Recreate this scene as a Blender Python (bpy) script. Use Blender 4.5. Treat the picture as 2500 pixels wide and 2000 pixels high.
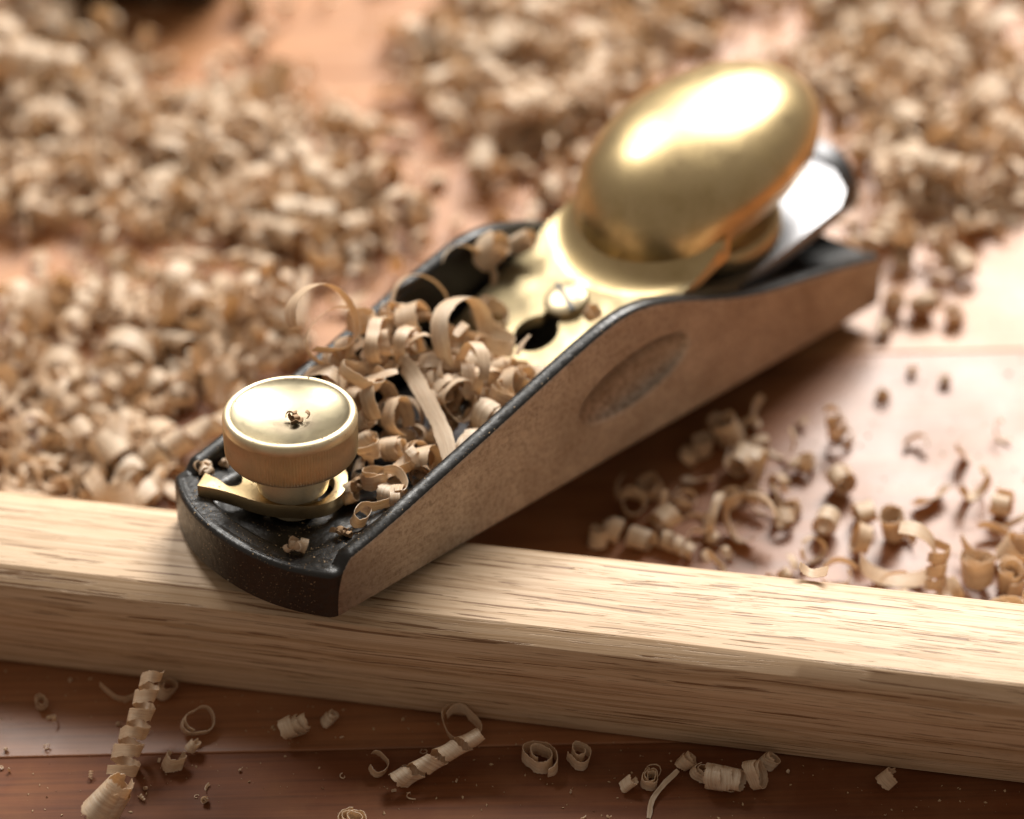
import bpy, bmesh, math, random
import numpy as np
from mathutils import Matrix, Vector, Quaternion
from mathutils.bvhtree import BVHTree

for o in list(bpy.data.objects):
    bpy.data.objects.remove(o, do_unlink=True)
sc = bpy.context.scene
col = sc.collection
MM = 0.001                                   # shapes are written in millimetres

# ------------------------------------------------------------------ camera
cam_d = bpy.data.cameras.new('camera')
cam = bpy.data.objects.new('camera', cam_d)
col.objects.link(cam)
CAM = Vector((-199.489, -283.136, 394.262))
cam.matrix_world = Matrix(((0.70905399, 0.50131283, -0.49591117, CAM.x*MM),
                           (-0.70468885, 0.47820754, -0.52414804, CAM.y*MM),
                           (-0.02561368, 0.72111233, 0.69234453, CAM.z*MM),
                           (0, 0, 0, 1)))
cam_d.sensor_width = 36.0
cam_d.lens = 93.63
cam_d.clip_start = 0.01
cam_d.clip_end = 50
cam_d.dof.use_dof = True
cam_d.dof.focus_distance = 0.4935
cam_d.dof.aperture_fstop = 5.8
cam_d.dof.aperture_blades = 0
sc.camera = cam

# ------------------------------------------------------------------ world and lamps
world = bpy.data.worlds.new('World')
sc.world = world
world.use_nodes = True
bg = world.node_tree.nodes['Background']
bg.inputs['Color'].default_value = (1.0, 0.83, 0.67, 1)
bg.inputs['Strength'].default_value = 0.21

def window_lamp(name, az, el, dist, w, h, power, color, target=(90, 0, 10)):
    ld = bpy.data.lights.new(name, 'AREA')
    ld.shape = 'RECTANGLE'; ld.size = w; ld.size_y = h
    ld.energy = power; ld.color = color
    ob = bpy.data.objects.new(name, ld)
    az, el = math.radians(az), math.radians(el)
    dirv = Vector((math.cos(el)*math.cos(az), math.cos(el)*math.sin(az), math.sin(el)))
    ob.location = Vector(target)*MM + dirv*dist
    ob.rotation_euler = dirv.to_track_quat('Z', 'Y').to_euler()
    col.objects.link(ob)
    return ob
window_lamp('window_light', 25, 41.5, 1.5, 0.80, 0.40, 38, (1.0, 0.965, 0.91))
window_lamp('window_light_left', 78, 45, 1.5, 0.45, 0.38, 10, (1.0, 0.965, 0.91))

sc.view_settings.view_transform = 'Standard'
sc.view_settings.look = 'None'
sc.view_settings.exposure = 0.27
sc.view_settings.gamma = 1.0
sc.cycles.use_denoising = True
try:
    sc.cycles.denoiser = 'OPENIMAGEDENOISE'
except Exception:
    pass
sc.cycles.max_bounces = 8
sc.cycles.transparent_max_bounces = 8
sc.cycles.caustics_reflective = False
sc.cycles.caustics_refractive = False
sc.cycles.sample_clamp_indirect = 6

# ------------------------------------------------------------------ helpers
RNG = random.Random(11)
NR = np.random.default_rng(5)

def mesh_obj(name, verts, faces, mat, parent=None, smooth=True, sharp=None, uvs=None, scale=MM):
    me = bpy.data.meshes.new(name)
    v = np.asarray(verts, float)*scale
    me.from_pydata(v.tolist(), [], [list(f) for f in faces])
    if uvs is not None:
        uvl = me.uv_layers.new(name='UVMap')
        li = np.zeros(len(me.loops), dtype=np.int32)
        me.loops.foreach_get('vertex_index', li)
        uvl.data.foreach_set('uv', np.asarray(uvs, np.float32)[li].ravel())
    if smooth:
        me.polygons.foreach_set('use_smooth', [True]*len(me.polygons))
    me.update()
    if sharp is not None:
        me.set_sharp_from_angle(angle=math.radians(sharp))
    ob = bpy.data.objects.new(name, me)
    col.objects.link(ob)
    if mat: me.materials.append(mat)
    if parent: ob.parent = parent
    return ob

def fix_normals(ob):
    bm = bmesh.new(); bm.from_mesh(ob.data)
    bmesh.ops.recalc_face_normals(bm, faces=bm.faces)
    bm.to_mesh(ob.data); bm.free()

def tag(o, label=None, cat=None, group=None, kind=None):
    if label: o['label'] = label
    if cat: o['category'] = cat
    if group: o['group'] = group
    if kind: o['kind'] = kind
    return o

def lathe(name, prof, mat, parent, seg=96, center=(0, 0, 0), axis=(0, 0, 1), ridge=None, sharp=35):
    """prof: list of (r,z[,ridged]); ridge=(count,depth) alternates the radius where ridged"""
    n = seg
    verts, faces = [], []
    ring = []
    for p in prof:
        r, z = p[0], p[1]
        rd = len(p) > 2 and p[2]
        if r < 1e-6:
            ring.append([len(verts)]); verts.append((0, 0, z)); continue
        idx = []
        for i in range(n):
            a = 2*math.pi*i/n
            rr = r
            if rd and ridge:
                rr = r - (ridge[1] if i % 2 else 0)
            idx.append(len(verts)); verts.append((rr*math.cos(a), rr*math.sin(a), z))
        ring.append(idx)
    for a, b in zip(ring[:-1], ring[1:]):
        if len(a) == 1 and len(b) == 1: continue
        for i in range(n):
            j = (i+1) % n
            if len(a) == 1: faces.append((a[0], b[j], b[i]))
            elif len(b) == 1: faces.append((a[i], a[j], b[0]))
            else: faces.append((a[i], a[j], b[j], b[i]))
    q = Vector((0, 0, 1)).rotation_difference(Vector(axis)).to_matrix()
    vv = [tuple(q @ Vector(v) + Vector(center)) for v in verts]
    ob = mesh_obj(name, vv, faces, mat, parent, True, None)
    fix_normals(ob)
    if sharp: ob.data.set_sharp_from_angle(angle=math.radians(sharp))
    return ob

def prism(name, outline, z0, z1, mat, parent, hole=None, bevel=0.0, xform=None, sharp=35):
    bm = bmesh.new()
    def loop(pts):
        vs = [bm.verts.new((p[0], p[1], z0)) for p in pts]
        return [bm.edges.new((vs[i], vs[(i+1) % len(vs)])) for i in range(len(vs))]
    ed = loop(outline)
    if hole: ed += loop(hole)
    r = bmesh.ops.triangle_fill(bm, use_beauty=True, use_dissolve=False, edges=ed)
    fs = [f for f in r['geom'] if isinstance(f, bmesh.types.BMFace)]
    ex = bmesh.ops.extrude_face_region(bm, geom=fs)
    for v in [g for g in ex['geom'] if isinstance(g, bmesh.types.BMVert)]: v.co.z = z1
    bmesh.ops.recalc_face_normals(bm, faces=bm.faces)
    if bevel:
        ee = [e for e in bm.edges if len(e.link_faces) == 2 and e.calc_face_angle(0) > 0.9]
        bmesh.ops.bevel(bm, geom=ee, offset=bevel, segments=2, profile=0.6, affect='EDGES', clamp_overlap=True)
    for v in bm.verts:
        co = v.co.copy()
        if xform: co = xform(co)
        v.co = co*MM
    me = bpy.data.meshes.new(name); bm.to_mesh(me); bm.free()
    me.polygons.foreach_set('use_smooth', [True]*len(me.polygons))
    me.set_sharp_from_angle(angle=math.radians(sharp))
    ob = bpy.data.objects.new(name, me); col.objects.link(ob)
    me.materials.append(mat); ob.parent = parent
    return ob

def catmull(pts, per=8):
    P = [np.array(p, float) for p in pts]
    P = [2*P[0]-P[1]] + P + [2*P[-1]-P[-2]]
    out = []
    for i in range(1, len(P)-2):
        for k in range(per):
            t = k/per
            a, b, c, d = P[i-1], P[i], P[i+1], P[i+2]
            out.append(0.5*((2*b)+(-a+c)*t+(2*a-5*b+4*c-d)*t*t+(-a+3*b-3*c+d)*t**3))
    out.append(P[-2])
    return np.array(out)

# ------------------------------------------------------------------ materials
class NB:
    def __init__(s, name):
        s.m = bpy.data.materials.new(name); s.m.use_nodes = True
        s.nt = s.m.node_tree; s.nt.nodes.clear()
        s.out = s.nt.nodes.new('ShaderNodeOutputMaterial')
    def n(s, t, **kw):
        nd = s.nt.nodes.new(t)
        for k, v in kw.items():
            if hasattr(nd, k): setattr(nd, k, v)
            else: nd.inputs[k].default_value = v
        return nd
    def l(s, a, b): s.nt.links.new(a, b)
    def coords(s, scale, kind='Object', rot=(0, 0, 0)):
        tc = s.n('ShaderNodeTexCoord'); mp = s.n('ShaderNodeMapping')
        mp.inputs['Scale'].default_value = scale
        mp.inputs['Rotation'].default_value = rot
        s.l(tc.outputs[kind], mp.inputs['Vector']); return mp.outputs['Vector']
    def noise(s, vec, scale=1, detail=3, rough=0.55, dist=0):
        nd = s.n('ShaderNodeTexNoise'); nd.inputs['Scale'].default_value = scale
        nd.inputs['Detail'].default_value = detail; nd.inputs['Roughness'].default_value = rough
        nd.inputs['Distortion'].default_value = dist
        s.l(vec, nd.inputs['Vector']); return nd.outputs['Fac']
    def ramp(s, fac, stops):
        r = s.n('ShaderNodeValToRGB'); e = r.color_ramp.elements
        while len(e) < len(stops): e.new(0.5)
        for i, (p, c) in enumerate(stops):
            e[i].position = p; e[i].color = (c if len(c) == 4 else (*c, 1)) if hasattr(c, '__len__') else (c, c, c, 1)
        s.l(fac, r.inputs['Fac']); return r.outputs['Color']
    def mix(s, fac, a, b, mode='MIX'):
        m = s.n('ShaderNodeMix', data_type='RGBA', blend_type=mode)
        for sock, v in ((m.inputs[0], fac), (m.inputs[6], a), (m.inputs[7], b)):
            if hasattr(v, 'is_linked') or isinstance(v, bpy.types.NodeSocket): s.l(v, sock)
            elif hasattr(v, '__len__'): sock.default_value = (*v, 1) if len(v) == 3 else v
            else: sock.default_value = v
        return m.outputs[2]
    def math(s, op, a, b=0.0):
        m = s.n('ShaderNodeMath', operation=op)
        for sock, v in ((m.inputs[0], a), (m.inputs[1], b)):
            if isinstance(v, bpy.types.NodeSocket): s.l(v, sock)
            else: sock.default_value = v
        return m.outputs[0]
    def bump(s, h, strength=0.3, dist=0.0005, normal=None):
        b = s.n('ShaderNodeBump'); b.inputs['Strength'].default_value = strength
        b.inputs['Distance'].default_value = dist
        s.l(h, b.inputs['Height'])
        if normal is not None: s.l(normal, b.inputs['Normal'])
        return b.outputs['Normal']
    def principled(s, **kw):
        p = s.n('ShaderNodeBsdfPrincipled')
        for k, v in kw.items():
            k = k.replace('_', ' ')
            if isinstance(v, bpy.types.NodeSocket): s.l(v, p.inputs[k])
            elif hasattr(v, '__len__') and len(v) == 3 and 'Color' in k: p.inputs[k].default_value = (*v, 1)
            else: p.inputs[k].default_value = v
        return p
    def done(s, shader):
        s.l(shader, s.out.inputs['Surface']); return s.m

def mat_brass(name, base, rough, tarnish=0.5, brushed=None):
    b = NB(name)
    v = b.coords((1000, 1000, 1000))
    n1 = b.noise(v, 0.16, 4, 0.6, 0.4)
    n2 = b.noise(v, 1.1, 3)
    dark = tuple(c*k for c, k in zip(base, (0.62, 0.58, 0.46)))
    c = b.mix(b.ramp(n1, [(0.38, 0.0), (0.72, tarnish)]), base, dark)
    c = b.mix(b.ramp(n2, [(0.55, 0.0), (0.8, 0.25)]), c, tuple(x*0.55 for x in base))
    r = b.ramp(n1, [(0.3, rough*0.85), (0.75, rough*1.3)])
    if brushed:
        bv = b.coords(tuple(1000*x for x in brushed))
        h = b.noise(bv, 1.0, 2, 0.6)
        nn = b.bump(h, 0.25, 0.00012)
    else:
        nn = b.bump(n2, 0.06, 0.0003)
    return b.done(b.principled(Base_Color=c, Metallic=1.0, Roughness=r, Normal=nn).outputs[0])

BRASS_CAP = mat_brass('brass_cap', (0.66, 0.515, 0.285), 0.345, 0.55)
BRASS_FLAT = mat_brass('brass_flat', (0.55, 0.455, 0.28), 0.50, 0.35, brushed=(0.4, 3.5, 3.5))
BRASS_KNOB = mat_brass('brass_knob', (0.84, 0.735, 0.52), 0.48, 0.45)
BRASS_LEVER = mat_brass('brass_lever', (0.62, 0.475, 0.27), 0.40, 0.5, brushed=(0.6, 5, 5))

def mat_dish():
    b = NB('brass_dish')
    tc = b.n('ShaderNodeTexCoord'); sep = b.n('ShaderNodeSeparateXYZ')
    b.l(tc.outputs['Object'], sep.inputs[0])
    dx = b.math('SUBTRACT', sep.outputs['X'], 10.56*MM)
    rr = b.math('SQRT', b.math('ADD', b.math('MULTIPLY', dx, dx), b.math('MULTIPLY', sep.outputs['Y'], sep.outputs['Y'])))
    comb = b.n('ShaderNodeCombineXYZ'); b.l(b.math('MULTIPLY', rr, 9000.0), comb.inputs['X'])
    v = b.coords((1000, 1000, 1000))
    rings = b.noise(comb.outputs[0], 1.0, 2)
    n1 = b.noise(v, 0.22, 4, 0.65, 0.8)
    # turned centre spot, dulled by handling
    spot = b.ramp(b.math('ADD', b.math('MULTIPLY', rr, 1000/12.0), b.math('MULTIPLY', b.math('SUBTRACT', n1, 0.5), 0.5)), [(0.30, 1.0), (0.50, 0.0)])
    c = b.mix(b.ramp(n1, [(0.35, 0.0), (0.75, 0.5)]), (0.36, 0.315, 0.215), (0.27, 0.23, 0.15))
    c = b.mix(b.math('MULTIPLY', spot, 0.6), c, (0.36, 0.29, 0.21))
    h = b.math('MULTIPLY', rings, b.math('ADD', 0.3, spot))
    nn = b.bump(h, 0.25, 0.0001)
    return b.done(b.principled(Base_Color=c, Metallic=1.0, Roughness=b.ramp(n1, [(0.3, 0.32), (0.7, 0.44)]), Normal=nn).outputs[0])
BRASS_DISH = mat_dish()

def mat_enamel():
    b = NB('black_enamel')
    v = b.coords((1000, 1000, 1000))
    peel = b.noise(v, 0.8, 3, 0.5)
    fine = b.noise(v, 5.0, 2)
    c = b.mix(b.ramp(fine, [(0.55, 0.0), (0.75, 0.5)]), (0.008, 0.0075, 0.007), (0.022, 0.019, 0.016))
    return b.done(b.principled(Base_Color=c, Roughness=b.ramp(peel, [(0.3, 0.30), (0.75, 0.48)]),
                               Normal=b.bump(peel, 0.35, 0.0004), Specular_IOR_Level=0.55).outputs[0])
ENAMEL = mat_enamel()

W2 = 22.79                                   # half width of the plane body
def mat_body():
    """black enamel, with the flat outer cheeks ground back to bare iron"""
    b = NB('enamel_and_bare_iron')
    tc = b.n('ShaderNodeTexCoord'); sep = b.n('ShaderNodeSeparateXYZ')
    b.l(tc.outputs['Object'], sep.inputs[0])
    v = b.coords((1000, 1000, 1000))
    peel = b.noise(v, 0.8, 3, 0.5); fine = b.noise(v, 5.0, 2); wear = b.noise(v, 2.2, 3)
    ce = b.mix(b.ramp(fine, [(0.55, 0.0), (0.75, 0.5)]), (0.008, 0.0075, 0.007), (0.022, 0.019, 0.016))
    en = b.principled(Base_Color=ce, Roughness=b.ramp(peel, [(0.3, 0.28), (0.75, 0.46)]),
                      Normal=b.bump(peel, 0.3, 0.0004), Specular_IOR_Level=0.55)
    # shade inside the finger dimple, put into the colour as darker mottling
    dux = b.math('MULTIPLY', b.math('SUBTRACT', sep.outputs['X'], 80.7*MM), 1000/17.5)
    duz = b.math('MULTIPLY', b.math('SUBTRACT', sep.outputs['Z'], 16.3*MM), 1000/7.6)
    ell = b.math('LESS_THAN', b.math('ADD', b.math('MULTIPLY', dux, dux), b.math('MULTIPLY', duz, duz)), 1.0)
    ellf = b.math('LESS_THAN', b.math('ABSOLUTE', sep.outputs['Y']), (W2-0.25)*MM)
    ellf = b.math('MULTIPLY', ellf, ell)
    big = b.noise(v, 0.10, 4, 0.6, 0.6); mott = b.noise(v, 1.0, 6, 0.75)
    vs = b.coords((60, 1000, 2600)); scr = b.noise(vs, 1.2, 3, 0.6)
    ci = b.mix(b.ramp(big, [(0.35, 0.0), (0.7, 1.0)]), (0.50, 0.445, 0.39), (0.34, 0.285, 0.235))
    ci = b.mix(b.ramp(mott, [(0.45, 0.0), (0.72, 0.7)]), ci, (0.17, 0.12, 0.08))
    ci = b.mix(b.math('MULTIPLY', ellf, b.ramp(mott, [(0.32, 0.1), (0.62, 0.75)])), ci, (0.14, 0.095, 0.06))
    ci = b.mix(b.ramp(scr, [(0.50, 0.0), (0.75, 0.45)]), ci, (0.56, 0.49, 0.42))
    dusty = b.noise(v, 6.5, 2, 0.5)
    ci = b.mix(b.ramp(dusty, [(0.66, 0.0), (0.72, 0.8)]), ci, (0.62, 0.50, 0.38))
    ir = b.principled(Base_Color=ci, Metallic=0.9, Roughness=b.ramp(mott, [(0.3, 0.34), (0.7, 0.56)]),
                      Normal=b.bump(mott, 0.5, 0.0003))
    ay = b.math('ABSOLUTE', sep.outputs['Y'])
    # flat of the cheek (with its finger dimple), behind a rounded front corner; enamel chips raggedly at the edge
    m = b.math('GREATER_THAN', ay, b.math('ADD', (W2-0.16)*MM, b.math('MULTIPLY', wear, 0.14*MM)))
    ell = b.math('MULTIPLY', ell, b.math('GREATER_THAN', ay, (W2-2.3)*MM))
    m = b.math('MAXIMUM', m, ell)
    zz = b.math('MULTIPLY', sep.outputs['Z'], 1000/11.0)
    xf = b.math('ADD', 1.0*MM, b.math('MULTIPLY', b.math('POWER', b.math('MAXIMUM', zz, 0.0), 3.0), 2.4*MM))
    m3 = b.math('GREATER_THAN', sep.outputs['X'], b.math('MINIMUM', xf, 5.0*MM))
    mask = b.math('MULTIPLY', m, m3)
    ms = b.n('ShaderNodeMixShader'); b.l(mask, ms.inputs[0]); b.l(en.outputs[0], ms.inputs[1]); b.l(ir.outputs[0], ms.inputs[2])
    return b.done(ms.outputs[0])
BODY = mat_body()

def mat_steel(name, base, rough):
    b = NB(name)
    v = b.coords((120, 2500, 1000)); n = b.noise(v, 1.0, 3)
    c = b.mix(n, base, tuple(x*0.8 for x in base))
    return b.done(b.principled(Base_Color=c, Metallic=1.0, Roughness=rough, Normal=b.bump(n, 0.1, 0.0001)).outputs[0])
STEEL = mat_steel('blade_steel', (0.25, 0.25, 0.26), 0.42)
STEEL_DARK = mat_steel('adjuster_steel', (0.16, 0.16, 0.165), 0.5)
SCREW = mat_steel('screw_brass', (0.60, 0.50, 0.33), 0.36)

def mat_oak():
    b = NB('planed_oak')
    wv = b.coords((1000, 1000, 1000))
    warp = b.noise(b.coords((12, 60, 60)), 1.0, 2)
    tc = b.n('ShaderNodeTexCoord')
    add = b.n('ShaderNodeVectorMath', operation='ADD')
    sc3 = b.n('ShaderNodeVectorMath', operation='SCALE'); cmb = b.n('ShaderNodeCombineXYZ')
    b.l(warp, cmb.inputs['Y']); b.l(warp, cmb.inputs['Z']); b.l(cmb.outputs[0], sc3.inputs[0]); sc3.inputs['Scale'].default_value = 0.003
    b.l(tc.outputs['Object'], add.inputs[0]); b.l(sc3.outputs[0], add.inputs[1])
    def mp(scale):
        m = b.n('ShaderNodeMapping'); m.inputs['Scale'].default_value = scale
        m.inputs['Rotation'].default_value = (0, 0, 0)
        b.l(add.outputs[0], m.inputs['Vector']); return m.outputs['Vector']
    bands = b.noise(mp((6, 330, 420)), 1.0, 3, 0.6)          # growth bands
    pores2 = b.noise(mp((95, 2800, 3800)), 1.0, 2, 0.5)
    pores = b.noise(mp((42, 1450, 2300)), 1.0, 2, 0.5)        # open pores, long dashes
    fib = b.noise(mp((70, 4200, 4200)), 1.0, 2, 0.6)         # fine fibre
    streak = b.noise(mp((5, 900, 1300)), 1.0, 3, 0.6)         # long darker lines
    fleck = b.noise(mp((500, 700, 160)), 1.0, 2, 0.5)
    c = b.mix(b.ramp(bands, [(0.32, 0.0), (0.68, 1.0)]), (0.71, 0.535, 0.37), (0.58, 0.405, 0.25))
    c = b.mix(b.math('MULTIPLY', b.ramp(fib, [(0.4, 0.0), (0.75, 1.0)]), 0.35), c, (0.45, 0.29, 0.16))
    c = b.mix(b.math('MULTIPLY', b.ramp(fleck, [(0.58, 0.0), (0.72, 1.0)]), 0.25), c, (0.70, 0.52, 0.33))
    c = b.mix(b.math('MULTIPLY', b.ramp(streak, [(0.50, 0.0), (0.62, 1.0)]), 0.65), c, (0.40, 0.245, 0.125))
    gate = b.ramp(bands, [(0.36, 0.0), (0.50, 1.0)])
    pm = b.math('MULTIPLY', b.math('MAXIMUM', b.ramp(pores, [(0.612, 0.0), (0.628, 1.0)]), b.ramp(pores2, [(0.62, 0.0), (0.66, 0.6)])), b.math('ADD', b.math('MULTIPLY', gate, 0.8), 0.2))
    c = b.mix(b.math('MULTIPLY', pm, 0.9), c, (0.20, 0.10, 0.042))
    h = b.math('SUBTRACT', b.math('MULTIPLY', fib, 0.25), b.math('MULTIPLY', pm, 1.0))
    return b.done(b.principled(Base_Color=c, Roughness=b.ramp(fib, [(0.3, 0.42), (0.8, 0.6)]), Normal=b.bump(h, 0.45, 0.0003),
                               Specular_IOR_Level=0.45).outputs[0])
OAK = mat_oak()

def mat_bench(name, ca, cb, coat=0.12, rough=(0.34, 0.46), spec=0.5):
    b = NB(name)
    g1 = b.noise(b.coords((9, 150, 150)), 1.0, 4, 0.6, 0.4)
    g2 = b.noise(b.coords((25, 900, 900)), 1.0, 3, 0.6)
    dirt = b.noise(b.coords((60, 60, 60)), 1.0, 4, 0.6)
    oi = b.n('ShaderNodeObjectInfo')
    c = b.mix(b.ramp(g1, [(0.3, 0.0), (0.7, 1.0)]), ca, cb)
    c = b.mix(b.math('MULTIPLY', b.ramp(g2, [(0.45, 0.0), (0.75, 1.0)]), 0.55), c, tuple(x*0.4 for x in cb))
    c = b.mix(b.math('MULTIPLY', b.ramp(dirt, [(0.45, 0.0), (0.8, 1.0)]), 0.18), c, (0.45, 0.25, 0.13))
    p = b.principled(Base_Color=c, Roughness=b.ramp(dirt, [(0.3, rough[0]), (0.75, rough[1])]), Specular_IOR_Level=spec, Normal=b.bump(g2, 0.12, 0.0003),
                     Coat_Weight=coat, Coat_Roughness=0.27)
    return b.done(p.outputs[0])
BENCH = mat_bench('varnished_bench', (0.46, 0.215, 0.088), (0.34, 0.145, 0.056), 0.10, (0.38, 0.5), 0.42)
BENCH_RED_SHADED = mat_bench('red_board_shaded', (0.19, 0.062, 0.020), (0.11, 0.033, 0.011), 0.0, (0.58, 0.72), 0.25)  # redder front board, with the shade before the bar put into its colour
BENCH_MID_SHADED = mat_bench('mid_board_shaded', (0.32, 0.13, 0.052), (0.22, 0.083, 0.032), 0.12, (0.38, 0.5), 0.45)  # board under the bar, part of the bar's shade mixed into its colour

def mat_shaving(name, c0, c1, c2, transl=0.3):
    b = NB(name)
    oi = b.n('ShaderNodeObjectInfo')
    uv = b.coords((0.12, 2.2, 1), 'UV')
    g = b.noise(uv, 1.0, 3, 0.6)
    uv2 = b.coords((0.35, 9.0, 1), 'UV')
    g2 = b.noise(uv2, 1.0, 3, 0.6)
    pos = b.n('ShaderNodeNewGeometry')
    big = b.n('ShaderNodeTexNoise'); big.inputs['Scale'].default_value = 55; big.inputs['Detail'].default_value = 1
    b.l(pos.outputs['Position'], big.inputs['Vector'])
    c = b.mix(b.ramp(big.outputs['Fac'], [(0.35, 0.0), (0.65, 1.0)]), c0, c1)
    c = b.mix(b.math('MULTIPLY', oi.outputs['Random'], 0.55), c, c1)
    tint = b.noise(b.coords((0.0015, 0.11, 1), 'UV'), 1.0, 1)
    c = b.mix(b.ramp(tint, [(0.42, 0.0), (0.68, 0.5)]), c, tuple(0.5*(x+y) for x, y in zip(c1, c2)))
    c = b.mix(b.ramp(tint, [(0.36, 0.6), (0.46, 0.0)]), c, (0.95, 0.88, 0.76))
    c = b.mix(b.math('MULTIPLY', b.ramp(g, [(0.42, 0.0), (0.66, 1.0)]), 0.75), c, c2)
    c = b.mix(b.math('MULTIPLY', b.ramp(g2, [(0.52, 0.0), (0.70, 1.0)]), 0.5), c, tuple(x*0.6 for x in c2))
    nn = b.bump(b.math('ADD', g, b.math('MULTIPLY', g2, 0.9)), 0.5, 0.0002)
    p = b.principled(Base_Color=c, Roughness=0.36, Normal=nn, Specular_IOR_Level=0.6)
    t = b.n('ShaderNodeBsdfTranslucent'); b.l(b.mix(1.0, c, (1.0, 0.91, 0.77), 'MULTIPLY'), t.inputs['Color']); b.l(nn, t.inputs['Normal'])
    ms = b.n('ShaderNodeMixShader'); ms.inputs[0].default_value = transl
    b.l(p.outputs[0], ms.inputs[1]); b.l(t.outputs[0], ms.inputs[2])
    return b.done(ms.outputs[0])
SHAVE = mat_shaving('oak_shaving', (0.93, 0.82, 0.655), (0.87, 0.72, 0.535), (0.70, 0.515, 0.33), 0.40)

def mat_plain(name, colr, rough):
    b = NB(name)
    n = b.noise(b.coords((1000, 1000, 1000)), 1.5, 3)
    c = b.mix(n, colr, tuple(x*0.55 for x in colr))
    return b.done(b.principled(Base_Color=c, Roughness=rough, Normal=b.bump(n, 0.1, 0.0003)).outputs[0])
DUST = mat_plain('sawdust', (0.62, 0.44, 0.26), 0.7)
CRUMB = mat_plain('crumb_wood', (0.48, 0.30, 0.16), 0.7)
TOOL_BLACK = mat_plain('tool_black', (0.02, 0.018, 0.016), 0.45)

# ================================================================== SETTING: bench
BA = math.radians(-44.3)
bench = bpy.data.objects.new('workbench', None); col.objects.link(bench)
bench.rotation_euler = (0, 0, BA)
tag(bench, 'varnished reddish brown plank workbench strewn with shavings', kind='structure')
def plank(v0, v1, mat):
    """a board of the bench; runs along local X, local Y from v0 to v1, top at z=0"""
    x0, x1, g, bv = -450, 650, 0.06, 0.3
    y0, y1 = v0+g, v1-g
    prof = [(y0, -24), (y0, -bv), (y0+bv*0.35, -bv*0.3), (y0+bv*1.2, 0), (y1-bv*1.2, 0), (y1-bv*0.35, -bv*0.3), (y1, -bv), (y1, -24)]
    verts = [(x, p[0], p[1]) for x in (x0, x1) for p in prof]
    n = len(prof)
    faces = [(i, (i+1) % n, n+(i+1) % n, n+i) for i in range(n)] + [tuple(range(n))[::-1], tuple(range(n, 2*n))]
    ob = mesh_obj('plank', verts, faces, mat, bench, smooth=False)
    fix_normals(ob)
    return ob
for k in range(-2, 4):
    plank(-22.9+106.6*k, -22.9+106.6*(k+1), BENCH_RED_SHADED if k < 0 else (BENCH_MID_SHADED if k == 0 else BENCH))

# ================================================================== oak bar
BD = math.radians(-54.78)
def build_bar():
    root = mesh_x = None
    ts = np.linspace(-150, 190, 171)
    # cross section (w: front 0 -> back 25.9, z) with hand planed chamfers that wander along the length
    verts, faces = [], []
    def nz(t, s, ph): return math.sin(t/s+ph)*0.6+math.sin(t/(s*0.43)+ph*2.3)*0.4
    secn = None
    for t in ts:
        a = 0.55*nz(t, 33, 0.4); b = 0.5*nz(t, 47, 2.0); c = 0.35*nz(t, 26, 4.0); e = 0.12*nz(t, 60, 1.0)
        sec = [(1.2, 0.0), (0.25, 0.7), (0.0, 1.8), (0.0, 8.0), (0.0, 15.4+a), (0.1, 16.0+a), (1.75+0.3*b, 20.6+0.5*a), (2.0+0.3*b, 21.0+0.5*a),
               (4.6+b, 23.0), (5.1+b, 23.25), (8.5+1.2*c, 23.62), (9.3+1.2*c, 23.66), (14, 23.74+e), (19.0, 23.72+e*0.6), (21.4+c*0.5, 23.60), (22.0+c*0.5, 23.5),
               (24.6, 22.6), (25.0, 22.2), (25.9, 19.5), (25.95, 18.9), (25.9, 8), (25.85, 2), (25.0, 0.4), (23.8, 0.0)]
        secn = len(sec)
        verts += [(t, w, z) for w, z in sec]
    m = len(ts)
    for i in range(m-1):
        for j in range(secn):
            k = (j+1) % secn
            faces.append((i*secn+j, i*secn+k, (i+1)*secn+k, (i+1)*secn+j))
    faces.append(tuple(range(secn))); faces.append(tuple(range((m-1)*secn, m*secn))[::-1])
    ob = mesh_obj('oak_bar', verts, faces, OAK)
    fix_normals(ob); ob.data.set_sharp_from_angle(angle=math.radians(17))
    ob.location = (-10.704*MM, 0, 0.02*MM); ob.rotation_euler = (0, 0, BD)
    tag(ob, 'pale oak bar with open grain lying across the bench under the plane', 'wood bar')
    return ob
bar = build_bar()

# ================================================================== block plane
plane = bpy.data.objects.new('block_plane', None); col.objects.link(plane)
AX = Vector((0.9882549, 0.0, -0.15281441)); AY = Vector((-0.01638993, 0.99423167, -0.10599411)); AZ = Vector((0.15193293, 0.10725381, 0.98255433))
ORG = Vector((0.0, 0.0, 26.866))
PM = Matrix(((AX.x, AY.x, AZ.x, ORG.x*MM), (AX.y, AY.y, AZ.y, ORG.y*MM), (AX.z, AY.z, AZ.z, ORG.z*MM), (0, 0, 0, 1)))
plane.matrix_world = PM
tag(plane, 'black iron block plane with brass lever cap and knob, nose resting on the oak bar', 'hand plane')

HX = [-10, 2, 4, 9.3, 17.7, 29.9, 39.8, 48.7, 57, 65.5, 72.1, 77, 80.5, 85.7, 94.2, 103.1, 112.1, 119, 126, 141.9, 158.5, 165]
HZ = [11.6, 11.8, 12.2, 13.3, 15.6, 19.3, 22.2, 25.0, 27.6, 30.2, 31.9, 32.6, 32.6, 31.7, 29.0, 25.4, 22.2, 20.3, 18.9, 16.0, 12.6, 11.6]
def smooth_interp(x, xs, ys):
    # average a few samples so that the piecewise profile has no corners
    s = np.linspace(-2.5, 2.5, 9)
    return float(np.mean(np.interp(x+s, xs, ys)))
def cheek_h(x): return smooth_interp(x, HX, HZ)
NOSE = 6.6
def nose_x(y): return -NOSE*(1-(min(abs(y), W2)/W2)**2.3)

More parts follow.
